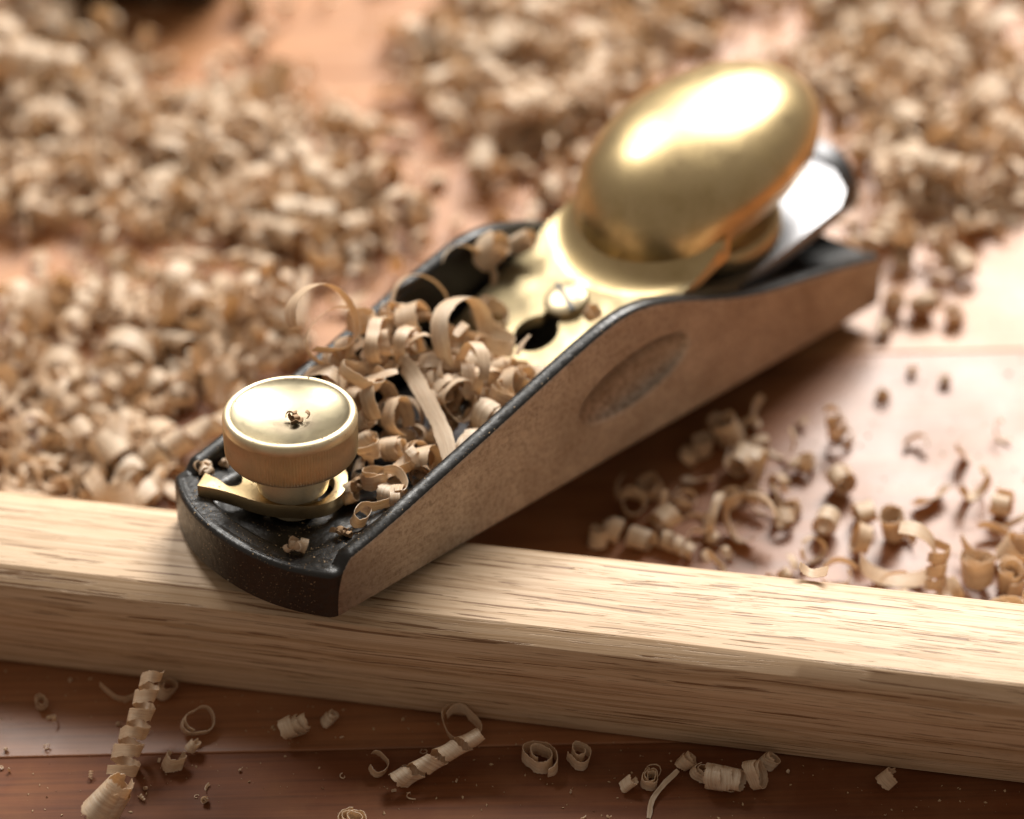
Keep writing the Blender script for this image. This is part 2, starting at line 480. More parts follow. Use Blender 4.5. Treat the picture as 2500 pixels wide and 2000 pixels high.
def body_path():
    pts = [(160.0, W2)]
    x = 159.4
    while x > 2.2: pts.append((x, W2)); x -= 0.75
    corner = []
    for y in np.linspace(W2, -W2, 90): corner.append((nose_x(y), y))
    # round the two corners with a small arc
    left = [(2.2, W2), (1.2, W2-0.03), (0.3, W2-0.25), (-0.5, W2-0.8)]
    core = [c for c in corner if abs(c[1]) < W2-1.7]
    pts += left + core + [(x, -y) for x, y in left[::-1]]
    x = 2.9
    while x < 159.5: pts.append((x, -W2)); x += 0.75
    pts.append((160.0, -W2))
    return np.array(pts)

def build_walls():
    P = body_path(); n = len(P)
    T = np.gradient(P, axis=0); T /= np.linalg.norm(T, axis=1)[:, None]
    N = np.stack([-T[:, 1], T[:, 0]], 1)            # inward
    ctr = np.array([60.0, 0])
    if ((ctr-P[0])*N[0]).sum() < 0 and N[5][1] > 0: N = -N
    if N[10][1] > 0: N = -N
    t = 3.4; nv = 46
    verts = []; rows = 0
    # nose top 10.0, cheeks higher; smooth the step over the corners
    for (x, y), nn in zip(P, N):
        side = abs(y) > W2-0.02
        if side: k = min(1.0, max(0.0, (x-2.2)/2.2)); k = k*k*(3-2*k)
        else: k = 0.0
        h = 10.0*(1-k)+cheek_h(x)*k if x < 5 else cheek_h(x)
        rear = min(1.0, max(0.0, (160-x)/1.2))      # soften the rear corner
        h -= (1-rear)**2*1.0
        sec = []
        for q in range(nv+1):
            z = (h-0.95)*q/nv
            ins = 0.0
            if q == 0: ins = 0.25
            if side:
                ct, st = math.cos(math.radians(7)), math.sin(math.radians(7))
                du, dz = x-80.7, z-16.3
                u = (du*ct+dz*st)/16.2; w = (-du*st+dz*ct)/6.1
                r2 = u*u+w*w
                if r2 < 1: ins = 2.3*(1-r2)**0.7
            sec.append((ins, z))
        tin = t if side else t+2
        sec += [(0.12, h-0.62), (0.42, h-0.28), (0.95, h-0.06), (tin*0.5, h), (tin-0.95, h-0.06), (tin-0.4, h-0.3), (tin-0.08, h-0.8), (tin, h-1.5), (tin, 1.0), (tin-0.3, 0.0)]
        rows = len(sec)
        off = 0.0 if side else 1.0
        for ins, z in sec:
            p = (x+nn[0]*ins, y+nn[1]*ins)
            verts.append((p[0], p[1], z))
    faces = []
    for i in range(n-1):
        for j in range(rows):
            k = (j+1) % rows
            faces.append((i*rows+j, (i+1)*rows+j, (i+1)*rows+k, i*rows+k))
    faces.append(tuple(range(rows))); faces.append(tuple(range((n-1)*rows, n*rows))[::-1])
    ob = mesh_obj('body', verts, faces, BODY, plane)
    fix_normals(ob); ob.data.set_sharp_from_angle(angle=math.radians(40))
    return ob
body = build_walls()
body['label'] = 'black enamelled casting with bare ground iron cheeks and oval finger dimple'

def sstep(a, b, x):
    k = min(1.0, max(0.0, (x-a)/(b-a))); return k*k*(3-2*k)
def blade_z(x): return 19.6+0.2*(x-119)              # top face of the blade
def bed_z(x, y):
    shelf = 10.06
    # distance inside the nose outline
    dn = x-nose_x(y)
    shelf -= 0.55*sstep(1.2, 5.5, dn)
    rx = sstep(4.6, 6.6, dn)*(1-sstep(28, 30, x)*0)
    ry = 1-sstep(12.5, 14.5, abs(y-0.5)+0.12*max(0, 4-x))
    z = shelf-1.9*rx*ry
    z = z*(1-sstep(26, 40, x))+3.6*sstep(26, 40, x)
    if x > 45: z = 3.6+min(0.2*(x-45), 40)
    if x > 45: z = min(z, 12.6-0.02*(x-100), blade_z(x)-4.2)
    return z
def build_bed():
    xs = np.concatenate([np.linspace(-NOSE+0.75, 8, 54), np.linspace(8.6, 44, 50), np.linspace(46, 159.2, 50)])
    nv = 64
    verts, faces = [], []
    for x in xs:
        hw = W2-1.4
        if x < 2: hw = min(hw, W2*max(0.0, 1-(-(x-0.75))/NOSE)**(1/2.3)-0.55) if x < 0.75 else hw
        hw = max(hw, 0.4)
        for j in range(nv+1):
            y = hw*(2*j/nv-1)
            ee = 1-sstep(0, 0.9, hw-abs(y)) if x < 3 else 0
            fr = 1-sstep(0, 1.0, x-(-NOSE+0.75))
            verts.append((x, y, bed_z(x, y)-0.25*max(ee, fr)**2))
    n = len(xs); top = len(verts)
    for i in range(n-1):
        for j in range(nv): a = i*(nv+1)+j; faces.append((a, a+nv+1, a+nv+2, a+1))
    # skirt and underside
    ring = [i*(nv+1) for i in range(n)] + [(n-1)*(nv+1)+j for j in range(1, nv+1)] + [i*(nv+1)+nv for i in range(n-2, -1, -1)] + [j for j in range(nv-1, 0, -1)]
    base = len(verts)
    for r in ring: verts.append((verts[r][0], verts[r][1], 0.15))
    m = len(ring)
    for i in range(m): j = (i+1) % m; faces.append((ring[i], ring[j], base+j, base+i))
    faces.append(tuple(range(base, base+m)))
    ob = mesh_obj('bed', verts, faces, ENAMEL, plane)
    fix_normals(ob); ob.data.set_sharp_from_angle(angle=math.radians(45))
    return ob
bed = build_bed()
# small slot at the left front corner where the sliding toe piece meets the cheek
slot = mesh_obj('toe_slot', [(-0.2, W2-1.2, 0.4), (0.5, W2+0.02, 0.4), (0.5, W2+0.02, 3.4), (-0.2, W2-1.2, 3.4), (0.7, W2-1.4, 0.4), (0.9, W2-0.4, 0.4), (0.9, W2-0.4, 3.4), (0.7, W2-1.4, 3.4)],
                [(0, 1, 2, 3), (4, 7, 6, 5), (0, 4, 5, 1), (1, 5, 6, 2), (2, 6, 7, 3), (3, 7, 4, 0)], ENAMEL, plane, smooth=False)

# ---- front knob
KX = 10.56
stem_prof = [(0, 8.4), (4.6, 8.4), (4.6, 12.4), (5.3, 12.6), (6.6, 13.6), (7.0, 15.6), (6.7, 17.4), (6.9, 19.0), (8.4, 20.2), (9.4, 20.6)]
knob_prof = [(8.6, 20.55), (10.6, 20.6), (11.7, 20.95), (12.25, 21.6, 1), (12.42, 22.2, 1), (12.50, 25, 1), (12.52, 28.0, 1), (12.5, 28.4, 0), (12.53, 28.9), (12.45, 29.5), (12.2, 30.0), (11.85, 30.28), (11.45, 30.35), (11.1, 30.2), (10.9, 29.95)]
knob = lathe('front_knob', knob_prof, BRASS_KNOB, plane, seg=280, center=(KX, 0, 0), ridge=(140, 0.3), sharp=50)
knob['label'] = 'round knurled brass knob with a dished top'
lathe('stem', stem_prof, BRASS_KNOB, knob, seg=64, center=(KX, 0, 0))
dish = [(10.95, 30.0)] + [(10.9*k, 27.9+2.0*k**2.4) for k in (0.96, 0.9, 0.82, 0.74, 0.66, 0.58, 0.5, 0.42, 0.34, 0.26, 0.18, 0.1)] + [(0, 27.9)]
lathe('dished_top', dish, BRASS_DISH, knob, seg=96, center=(KX, 0, 0), sharp=None)

# ---- eccentric brass lever under the knob
PL = [(-1.2, 13.8), (-1.1, 14.0), (2.2, 15.9), (2.4, 15.8), (2.8, 12.6), (2.7, 9.8), (3.9, 8.6), (5.5, 8.9), (8.3, 12.0), (11, 14.4), (15.5, 15.6), (21, 13.8), (25.6, 9.4), (27.6, 4.6), (26.9, 1.3), (24.0, 0.1), (22.4, -1.2),
      (21.4, -3.1), (19.2, -5.4), (16.1, -7.3), (12.4, -7.6), (9.2, -6.0), (7.0, -3.5), (4.9, -1.0), (3.2, 2.4), (1.9, 6.8), (0.5, 10.6)]
PLs = catmull(PL+[PL[0]], 4)[:-1]
# keep the square end of the tail
hole = [(KX+2.2+6.6*math.cos(a), 6.6*math.sin(a)+0.6) for a in np.linspace(0, 2*math.pi, 40, endpoint=False)]
lever = prism('mouth_lever', [tuple(p) for p in PLs], 9.4, 12.3, BRASS_LEVER, plane, hole=hole, bevel=0.14, sharp=22)
lever['label'] = 'flat eccentric brass lever under the knob'

# ---- lever cap
SL = math.atan(0.248)
def rim_z(x): return 35.0+0.248*(x-123.1)
def flat_z(x): return 27.2+0.37*(x-98)
cap_out = []
for y in np.linspace(-16.5, 16.5, 12): cap_out.append((59.0+0.2*(abs(y)/16.5)**6*8, y))
cap_out += [(72, 17.6), (85, 18.6), (99, 19.3), (108, 19.4), (108, -19.4), (99, -19.3), (85, -18.6), (72, -17.6)]
kh = []
for a in np.linspace(math.radians(28), math.radians(332), 30): kh.append((75.6+4.6*math.cos(a), 4.6*math.sin(a)))
kh += [(84.5, -2.0), (86.2, -1.4), (86.8, 0), (86.2, 1.4), (84.5, 2.0)]
cap = prism('lever_cap', cap_out, -2.6, 0.0, BRASS_FLAT, plane, hole=kh, bevel=0.35,
            xform=lambda c: Vector((c.x, c.y, c.z+flat_z(c.x)-0.0)))
cap['label'] = 'brass lever cap with keyhole slot and round palm swell'
XC, AF, AR, BB, HH, PW, QW = 123.1, 28.2, 33.2, 22.0, 19.6, 0.87, 1.0
Uv = np.array([math.cos(SL), 0, math.sin(SL)]); Wv = np.array([-math.sin(SL), 0, math.cos(SL)])
def dome_pt(th, ph, s=1.0, drop=0.0):
    cp, sp = max(0.0, math.cos(ph))**PW, max(0.0, math.sin(ph))**PW
    c0, s0 = math.cos(th), math.sin(th)
    q = QW
    cu, cv = math.copysign(abs(c0)**q, c0)*cp, math.copysign(abs(s0)**q, s0)*cp
    uu = (AR if cu > 0 else AF)*cu*s
    w = HH*sp-drop                                   # the hood draws in towards its open lower edge
    g = sstep(-1.5, 8.5, w)
    side = sstep(-0.75, -0.2, c0)                     # not at the front, where it runs into the collar
    cv = cv*(1-(0.15*(1-g))*side)
    if cu > 0: uu *= 1.03-0.03*(1-g)
    return np.array([XC, 0, rim_z(XC)-drop])+uu*Uv+BB*cv*s*np.array([0, 1, 0])+HH*sp*s*Wv
def build_dome():
    nt, npp = 112, 34
    verts, faces = [], []
    # ph spaced so that the crown does not pinch
    phs = [math.pi/2*(k/npp) for k in range(npp+1)]
    prof = [(0.985, 0.0, 0.9), (1.0, 0.0, 0.5)]
    rings = []
    def ring(ph, s, drop):
        ids = []
        for i in range(nt):
            ids.append(len(verts)); verts.append(dome_pt(2*math.pi*i/nt, ph, s, drop))
        rings.append(ids)
    for k in range(npp-1, -1, -1): ring(phs[k]*0.97, 0.90, 0.2)       # inner shell
    ring(0, 0.89, 1.0); ring(0, 0.905, 1.35); ring(0, 0.94, 1.4); ring(0, 0.965, 1.15); ring(0, 0.988, 0.6); ring(0, 0.998, 0.2)
    for k in range(npp): ring(phs[k], 1.0, 0.0)
    for a, b in zip(rings[:-1], rings[1:]):
        for i in range(nt): j = (i+1) % nt; faces.append((a[i], a[j], b[j], b[i]))
    tip = len(verts); verts.append(dome_pt(0, math.pi/2)); tin = len(verts); verts.append(dome_pt(0, math.pi/2, 0.90, 0.2))
    for i in range(nt):
        j = (i+1) % nt
        faces.append((rings[-1][i], rings[-1][j], tip)); faces.append((rings[0][j], rings[0][i], tin))
    ob = mesh_obj('palm_swell', verts, faces, BRASS_CAP, cap)
    fix_normals(ob)
    return ob
dome = build_dome()
def build_collar():
    ny, nt = 48, 14
    verts, faces = [], []
    for i in range(ny+1):
        y = 19.3*(2*i/ny-1)
        xl = 89.6+9.0*(y/19.3)**2
        s1 = min(1, abs(y)/(BB-0.2))**(1/QW)
        cs = math.sqrt(max(0, 1-s1*s1))**QW
        xt = XC-(AF*0.965)*math.cos(SL)*cs
        zl, zt = flat_z(xl)+0.03, rim_z(xt)+2.6
        for k in range(nt+1):
            t = k/nt
            x = xl+(xt-xl)*(t*0.7+0.3*math.sin(t*math.pi/2))
            z = zl+(zt-zl)*(t*0.55+0.45*(1-math.cos(t*math.pi/2)))
            verts.append((x, y, z))
        verts.append((xt+1.2, y, zt+0.1)); verts.append((xt+1.2, y, min(zt-1.0, zl+2))); verts.append((xl+0.8, y, zl-0.8))
    m = nt+4
    for i in range(ny):
        for k in range(m): q = (k+1) % m; faces.append((i*m+k, (i+1)*m+k, (i+1)*m+q, i*m+q))
    faces.append(tuple(range(m))); faces.append(tuple(range(ny*m, ny*m+m))[::-1])
    ob = mesh_obj('collar', verts, faces, BRASS_CAP, cap); fix_normals(ob)
    ob.data.set_sharp_from_angle(angle=math.radians(50))
    return ob
build_collar()
# cap screw with a slotted domed head
def build_screw():
    fn = Vector((-0.37, 0, 1)).normalized()
    c = Vector((84.6, 0, flat_z(84.6)))
    prof = [(2.0, -6), (2.0, 0.05), (4.5, 0.08), (4.6, 1.0), (4.4, 1.45), (3.6, 1.8), (2.2, 2.0), (0, 2.1)]
    ob = lathe('cap_screw', prof, SCREW, plane, seg=48, center=tuple(c), axis=tuple(fn))
    # the slot is a dark bar let into the head
    d = Vector((0.45, 0.9, 0.0)); d = (d-fn*d.dot(fn)).normalized(); s = fn.cross(d)
    vs = [c+d*a*4.35+s*b*0.5+fn*h for a in (-1, 1) for b in (-1, 1) for h in (0.6, 2.13)]
    mesh_obj('screw_slot', [tuple(v) for v in vs], [(0, 1, 3, 2), (4, 6, 7, 5), (0, 4, 5, 1), (2, 3, 7, 6), (1, 5, 7, 3), (0, 2, 6, 4)], ENAMEL, ob, smooth=False)
    return ob
build_screw()
# blade
bl_out = [(46, -17.4), (46, 17.4), (150.5, 17.4), (155.5, 14.6), (159.5, 8.5), (160.5, 0), (159.5, -8.5), (155.5, -14.6), (150.5, -17.4)]
blade = prism('blade', bl_out, -3.4, 0, STEEL, plane, bevel=0.3, xform=lambda c: Vector((c.x, c.y, c.z+blade_z(c.x))))
# knurled brass wheel between the blade and the swell
bn = Vector((-0.2, 0, 1)).normalized()
lathe('spin_wheel', [(0, 0.3), (14.0, 0.3), (15.0, 1.0, 1), (15.1, 4.6, 1), (14.2, 5.3), (6, 5.6), (6, 12), (0, 12)], BRASS_LEVER, plane, seg=200,
      center=(128, -1, blade_z(128)), axis=tuple(bn), ridge=(100, 0.2), sharp=60)
bdir = Vector((1, 0, 0.2)).normalized()
lathe('depth_adjuster', [(0, -14), (2.6, -14), (2.6, 0), (8.6, 0.2), (9.6, 1.0), (9.7, 5.2), (8.8, 6.0), (0, 6.2)], STEEL_DARK, plane, seg=64,
      center=(162, 0, blade_z(160)-8.5), axis=tuple(bdir))

# ================================================================== shavings
UPW = Vector((0.50131283, 0.47820754, 0.72111233))
UPL = Vector((0.385, 0.391, 0.836))
def ribbon(path, wdir, width, thick=0.11, cross=3, rag=0.0, seed=0, cup=0.0, taper=0.25):
    """a thin strip of wood: path (n,3), wdir (n,3) across, with ragged edges and real thickness; returns verts, faces, uvs"""
    rg = np.random.default_rng(seed)
    P = np.asarray(path, float); n = len(P)
    T = np.gradient(P, axis=0); T /= np.linalg.norm(T, axis=1)[:, None]+1e-9
    Wd = np.asarray(wdir, float)
    if Wd.ndim == 1: Wd = np.repeat(Wd[None], n, 0)
    Wd = Wd-(Wd*T).sum(1)[:, None]*T; Wd /= np.linalg.norm(Wd, axis=1)[:, None]+1e-9
    N = np.cross(T, Wd)
    s = np.concatenate([[0], np.cumsum(np.linalg.norm(np.diff(P, axis=0), axis=1))])
    u = np.linspace(0, 1, n)
    def wob():
        k = max(3, n//3)
        return np.interp(np.arange(n), np.linspace(0, n-1, k), rg.normal(size=k))*0.6+rg.normal(size=n)*0.4
    end = 1-taper*(np.clip((0.12-u)/0.12, 0, 1)**2+np.clip((u-0.86)/0.14, 0, 1)**2)
    e0 = -0.5*width*end+rag*width*wob(); e1 = 0.5*width*end+rag*width*wob()
    c = np.linspace(0, 1, cross+1)
    verts = []; uvs = []
    u0 = rg.uniform(0, 500); v0 = rg.uniform(0, 90)
    for side in (1, -1):
        for i in range(n):
            for q in c:
                a = e0[i]+(e1[i]-e0[i])*q
                k = cup*(1-(2*q-1)**2)*width
                verts.append(P[i]+Wd[i]*a+N[i]*(k+side*thick/2)); uvs.append((u0+s[i], v0+a))
    m = cross+1; B = n*m
    faces = []
    for i in range(n-1):
        for q in range(cross):
            a = i*m+q
            faces.append((a, a+m, a+m+1, a+1)); faces.append((B+a, B+a+1, B+a+m+1, B+a+m))
        a = i*m; faces.append((a, B+a, B+a+m, a+m)); a = i*m+cross; faces.append((a, a+m, B+a+m, B+a))
    for q in range(cross):
        faces.append((q, q+1, B+q+1, B+q)); a = (n-1)*m+q; faces.append((a, B+a, B+a+1, a+1))
    return np.array(verts), faces, np.array(uvs)

def curl(R0, R1, turns, pitch, width, seg_per=26, thick=0.11, cross=3, rag=0.03, seed=0, lump=0.05, cup=0.0):
    """coil about +Z, angle from +X; radius runs R0 -> R1"""
    rg = np.random.default_rng(seed+77)
    n = max(8, int(seg_per*turns))
    t = np.linspace(0, 1, n); a = 2*np.pi*turns*t
    ph = rg.uniform(0, 6.28, 3)
    R = (R0+(R1-R0)*t)*(1+lump*np.sin(a*2+ph[0])+lump*0.6*np.sin(a*3.3+ph[1]))
    z = pitch*turns*(t-0.5)+0.06*width*np.sin(a*1.3+ph[2])
    P = np.stack([R*np.cos(a), R*np.sin(a), z], 1)
    tilt = rg.normal(0, 0.08, 2)
    wd = np.stack([np.cos(a)*tilt[0], np.sin(a)*tilt[0]+tilt[1]*0.3, np.ones(n)], 1)
    return ribbon(P, wd, width, thick, cross, rag, seed, cup)

def axis_frame(axis, up, phase):
    z = Vector(axis).normalized()
    e1 = Vector(up)-z*Vector(up).dot(z)
    if e1.length < 0.3: e1 = Vector((1, 0, 0))-z*z.x
    e1.normalize(); e2 = z.cross(e1)
    m = Matrix((e1, e2, z)).transposed()
    return m @ Matrix.Rotation(math.radians(phase), 3, 'Z')

def ragged_thing(name, v, f, uv, label, cat, group=None, mat=None, origin=None):
    """mesh in world mm with its origin at its lowest middle point"""
    v = np.asarray(v)
    o = np.array([v[:, 0].mean(), v[:, 1].mean(), v[:, 2].min()]) if origin is None else np.asarray(origin)
    ob = mesh_obj(name, v-o, f, mat or SHAVE, None, True, 55, uv)
    ob.location = Vector(o)*MM
    return tag(ob, label, cat, group)

def to_world(v): return (np.asarray(v) @ np.array([AX, AY, AZ]))+np.array(ORG)

TRAY=[
 ('large open loop of shaving leaning left behind the brass knob',(33.85,16.5,33.18),(-0.179,-0.799,0.574),(6.9,6.5,0.85,1,4.2),-200),
 ('thin hoop of shaving just behind the top of the brass knob',(38.09,16.5,26.52),(-0.374,-0.652,0.66),(6.6,6.2,0.55,1.5,2.6),-40),
 ('snug upright roll of shaving with a raised core, behind the brass knob',(43.84,16.5,28.31),(0.24,0.22,0.946),(3.6,1.5,1.7,0.6,3.6),0),
 ('tall arch of shaving at the back of the heap before the black cheek',(58.38,16.25,25),(-0.356,-0.704,0.614),(6.6,6.2,0.62,1.8,3),-115),
 ('broad bent ribbon of shaving at the middle of the heap',(53.8,11.64,24),(0.568,-0.732,0.377),(5.6,5.4,0.62,0.5,4.6),-70),
 ('wide ribbon arching highest on the right of the heap',(57.31,2.41,25),(0.287,-0.894,0.345),(8.2,7.6,0.66,0.6,3.9),-95),
 ('curled scroll with a dark eye at the top middle of the heap',(51.56,16.5,26.55),(-0.037,-0.519,0.854),(2.2,1.2,1.6,0.4,3.6),30),
 ('twisted ribbon hanging below the curled scroll in the heap',(51.9,15.8,23),(0.13,-0.991,-0.013),(3,2.6,0.7,2.5,3.4),20),
 ('left of two ribbons arched in front beside the brass knob',(35.67,3.06,19),(0.376,-0.813,0.445),(5.2,4.6,0.8,1.2,3.3),-150),
 ('lower curl folded under the twin arches of shaving',(36.77,-0.97,17),(0.18,-0.876,0.447),(3.6,3.2,0.85,0.8,3.4),-120),
 ('cone shaped spiral of shaving at the foot of the brass knob',(27.17,-3.39,15),(-0.157,0.345,0.925),(2.5,1.1,2.6,-1.5,2),0),
 ('small cup shaped curl below the cone spiral near the knob',(24.08,-7.77,12.5),(0.113,0.052,0.992),(2.45,2,1.35,0.4,3),90),
 ('thin round hoop of shaving low in the heap beside the right cheek',(52.91,-1.88,19),(-0.44,-0.077,0.895),(3.2,3,0.72,0.3,2.2),70),
 ('plump roll of shaving lying against the right black cheek rim',(49.38,-13.39,17),(0.057,-0.994,-0.096),(3.1,2.2,1.5,0.8,4.2),0),
 ('dome shaped curl of shaving by the right cheek above the plump roll',(54.91,-12.58,19),(0.224,-0.195,0.955),(3.3,2.4,1.4,0.6,4.2),40),
 ('striped short roll of shaving right of the twin arches',(45.3,-3.78,19),(0.443,-0.744,0.5),(1.9,1.5,1.3,0.4,4),0),
 ('open roll with a dark mouth below the twin arches',(31.72,-5.17,14),(0.421,-0.866,0.271),(2.4,1.7,1.4,0.5,4.2),0),
 ('dark tangled loop under the long ribbon at the heap foot',(34.29,-9.46,13),(-0.009,-0.714,0.7),(3.2,2.6,1.2,0.8,2),0),
 ('pale scroll tucked between the knob and the twin arches',(31.27,2.51,17),(0.262,-0.591,0.763),(2.1,1.3,1.6,0.4,3.4),0),
 ('blunt pale curl pressed against the right side of the knob',(28.59,-0.73,15.5),(0.544,-0.574,0.612),(1.9,1.4,1.5,0.3,3.6),0),
 ('folded ribbon rising left of the heap behind the knob rim',(36.49,16.17,20),(0.51,-0.776,0.371),(3.8,3.4,0.6,0.6,2.6),-60),
 ('ribbed curl at the back of the heap near the screw hole',(72.71,10.11,20),(0.262,-0.591,0.763),(3.4,2.4,1.3,0.6,4.4),0),
 ('pale roll of shaving beside the keyhole slot of the brass cap',(60.23,-6.53,20),(0.355,-0.812,0.464),(2.4,1.6,1.4,0.5,4.2),0),
 ('small pale curl right of the heap against the brass cap',(59.64,-12.23,21),(0.229,-0.479,0.847),(2,1.3,1.4,0.4,3.6),0),
 ('wide ribbon lying across the low middle of the heap',(49.97,9.23,19),(0.481,-0.014,0.877),(9,8,0.35,0.5,2.4),150),
 ('slack ribbon under the large open loop at the heap left',(41.07,16.5,21.53),(0.319,0.035,0.947),(7,6.5,0.4,0.8,2.6),120),
 ('fat pale roll of shaving on the left edge of the brass cap',(79.62,16.5,29.85),(0.39,-0.597,0.701),(3.2,2.2,1.6,0.6,5.6),0),
 ('small frayed curl behind the fat pale roll near the brass dome',(88.52,16.51,28),(0.489,-0.659,0.571),(2.2,1.5,1.5,0.5,4.6),0),
 ('broad pale arch of shaving over the dark throat left of the cap',(72.03,16.5,26.08),(-0.259,-0.759,0.597),(6.6,6.2,0.45,1.4,3.6),-100),
 ('crumpled chip resting beside the bright screw head',(81.77,-9.56,25),(0.262,-0.591,0.763),(1.6,1.2,1.1,0.4,2.4),0),
]
STRIP=[
 ('long straight ribbon running down the heap to the right cheek rim',[(41.46,7.72,21),(42.09,6.07,23),(43.69,4.74,23.5),(43.46,1.52,22),(41.94,-3.04,20.5),(39.73,-9.01,18.5),(37.29,-13.72,17),(34.68,-17.49,15.5)],(0.652,-0.661,0.371),3.3),
 ('flat band bent back in a hairpin at the right of the heap',[(58.12,8.54,23.5),(59.37,3.78,23.5),(60.96,-0.59,23.2),(62.62,-4.13,22.5),(65.6,-3.77,21.5),(68.49,0.21,20.5),(68.96,4.44,20),(68.13,7.4,20)],(0.326,0.192,0.926),3.0),
 ('small pointed splinter standing before the dark keyhole',[(63.47,-6.61,22),(65.3,-6.25,23.5),(67.17,-6.6,25)],(0.563,-0.452,0.692),1.6),
 ('slim ribbon looping from the cup curl along the right cheek',[(25.07,-9.43,14.5),(26.62,-11.23,14.5),(26.18,-13.88,13.8),(24.39,-15.76,13),(21.08,-15.86,12.6),(17.83,-14.65,12.3),(15.74,-13.18,12.6),(13.27,-13.66,12),(12.93,-14.94,11),(14.81,-15.38,10.8),(16.58,-14.41,11.5),(16.05,-12.81,12)],(0.409,-0.095,0.908),1.9),
 ('ragged strip crossing the heap below the wide bent ribbons',[(47.14,11.17,20),(48.9,7.3,20.5),(52.05,4.54,20.5),(54.71,1.65,20),(57.03,-0.48,19)],(0.25,0.11,0.962),1.6),
]
FRONT=[
 ('long corkscrew shaving on the dark bench at bottom left',(-30.97,0.27,3.2),(0.77,0.355,0.529),(3.5,2.3,5.4,3.6,2.5),0),
 ('thick loose curl at the bottom left corner below the corkscrew',(-45.01,-8.92,4.2),(0.766,-0.087,0.637),(4.2,3.4,1.6,1.5,8),40),
 ('oval ring shaving right of the corkscrew near the oak bar',(-20.14,-4.01,2.6),(-0.058,-0.51,0.858),(3.3,2.9,1.25,0.6,2.4),60),
 ('crumpled flake curl below the oval ring',(-29.39,-7.72,1.6),(0.496,-0.111,0.861),(2,1.7,0.8,1.5,3.2),0),
 ('small flake leaning on the oval ring',(-24.52,-7.39,1.2),(0.647,-0.253,0.719),(1.3,1,0.9,0.6,2.6),0),
 ('banded roll of shaving left of centre under the oak bar',(-8.49,-18.59,2.6),(0.797,-0.5,0.338),(2.6,1.8,2.6,1.2,3),0),
 ('tiny curl touching the right end of the banded roll',(-2.09,-21.12,1.6),(0.647,-0.253,0.719),(1.5,1,1.6,0.8,2.4),0),
 ('c shaped curl standing alone left of the long split roll',(-3.01,-35.5,2),(0.056,-0.332,0.942),(2.5,2.2,0.75,0.2,2),110),
 ('long split roll of shaving lying aslant at bottom centre',(4.26,-44.64,2),(0.862,-0.396,0.317),(2.1,1.9,3.4,5,4.0),0),
 ('half hidden ring shaving under the oak bar edge at centre',(13.73,-40.67,3.2),(-0.051,-0.232,0.971),(4,3.6,1.15,0.3,3),0),
 ('large ring shaving with a crinkled core at bottom centre',(18.62,-56.67,2),(0.09,-0.017,0.996),(4,1.6,1.9,0.2,3.4),200),
 ('round ring shaving right beside the crinkled core ring',(24.51,-61.48,1.8),(0.125,-0.053,0.991),(2.9,1,1.5,0.2,3),90),
 ('tight spiral shaving at the foot of the thin splinter',(29.66,-74.74,1.8),(0.075,-0.103,0.992),(2.1,0.8,2.4,0.2,2.6),0),
 ('stubby chip curl left of the tight spiral',(26.18,-72.57,1.3),(0.669,-0.375,0.642),(1.3,1.1,0.8,0.4,3),0),
 ('fat banded roll of shaving at bottom right of centre',(38.99,-85.12,2.8),(0.504,-0.864,0.007),(2.9,2.3,3,1.7,3.6),0),
 ('open ended roll touching the fat banded roll on its right',(43.37,-88.86,2.8),(0.452,-0.761,0.466),(2.9,2.4,1.3,0.4,2.6),0),
 ('rough knot of shaving at the left end of the fat banded roll',(37.28,-81.07,2.2),(0.197,-0.432,0.88),(2.1,1,1.9,0.4,2.4),0),
 ('pale curl half under the oak bar above the open ended roll',(48.08,-88,1.8),(0.439,-0.353,0.826),(1.8,1.2,1.4,0.5,2.6),0),
 ('torn flake of shaving alone at lower right under the bar',(60.08,-107.18,1.6),(0.563,-0.368,0.74),(2.6,2.2,0.55,1,3.4),-60),
 ('tiny lone curl on the dark bench at far left below the bar',(-38.01,21.98,1.3),(-0.004,-0.333,0.943),(1.5,0.7,1.8,0.2,2),0),
 ('coiled ring cut by the bottom edge of the picture',(-15.22,-42.15,2),(0.139,0.033,0.99),(3,1,2.6,0.1,2.4),0),
 ('bright roll in the bar shadow above the corkscrew',(-19.13,6.87,2.2),(0.197,-0.432,0.88),(2.2,1.4,1.6,0.5,3),0),
 ('thin curved shaving edge against the oak bar at left',(-23.64,14.51,2.6),(-0.101,-0.279,0.955),(5,4.6,0.4,0.3,2),100),
 ('curl at the upper end of the thin splinter by the bar',(37.2,-76.96,2.2),(0.68,-0.396,0.617),(1.9,1.4,1.5,0.6,2.8),0),
]
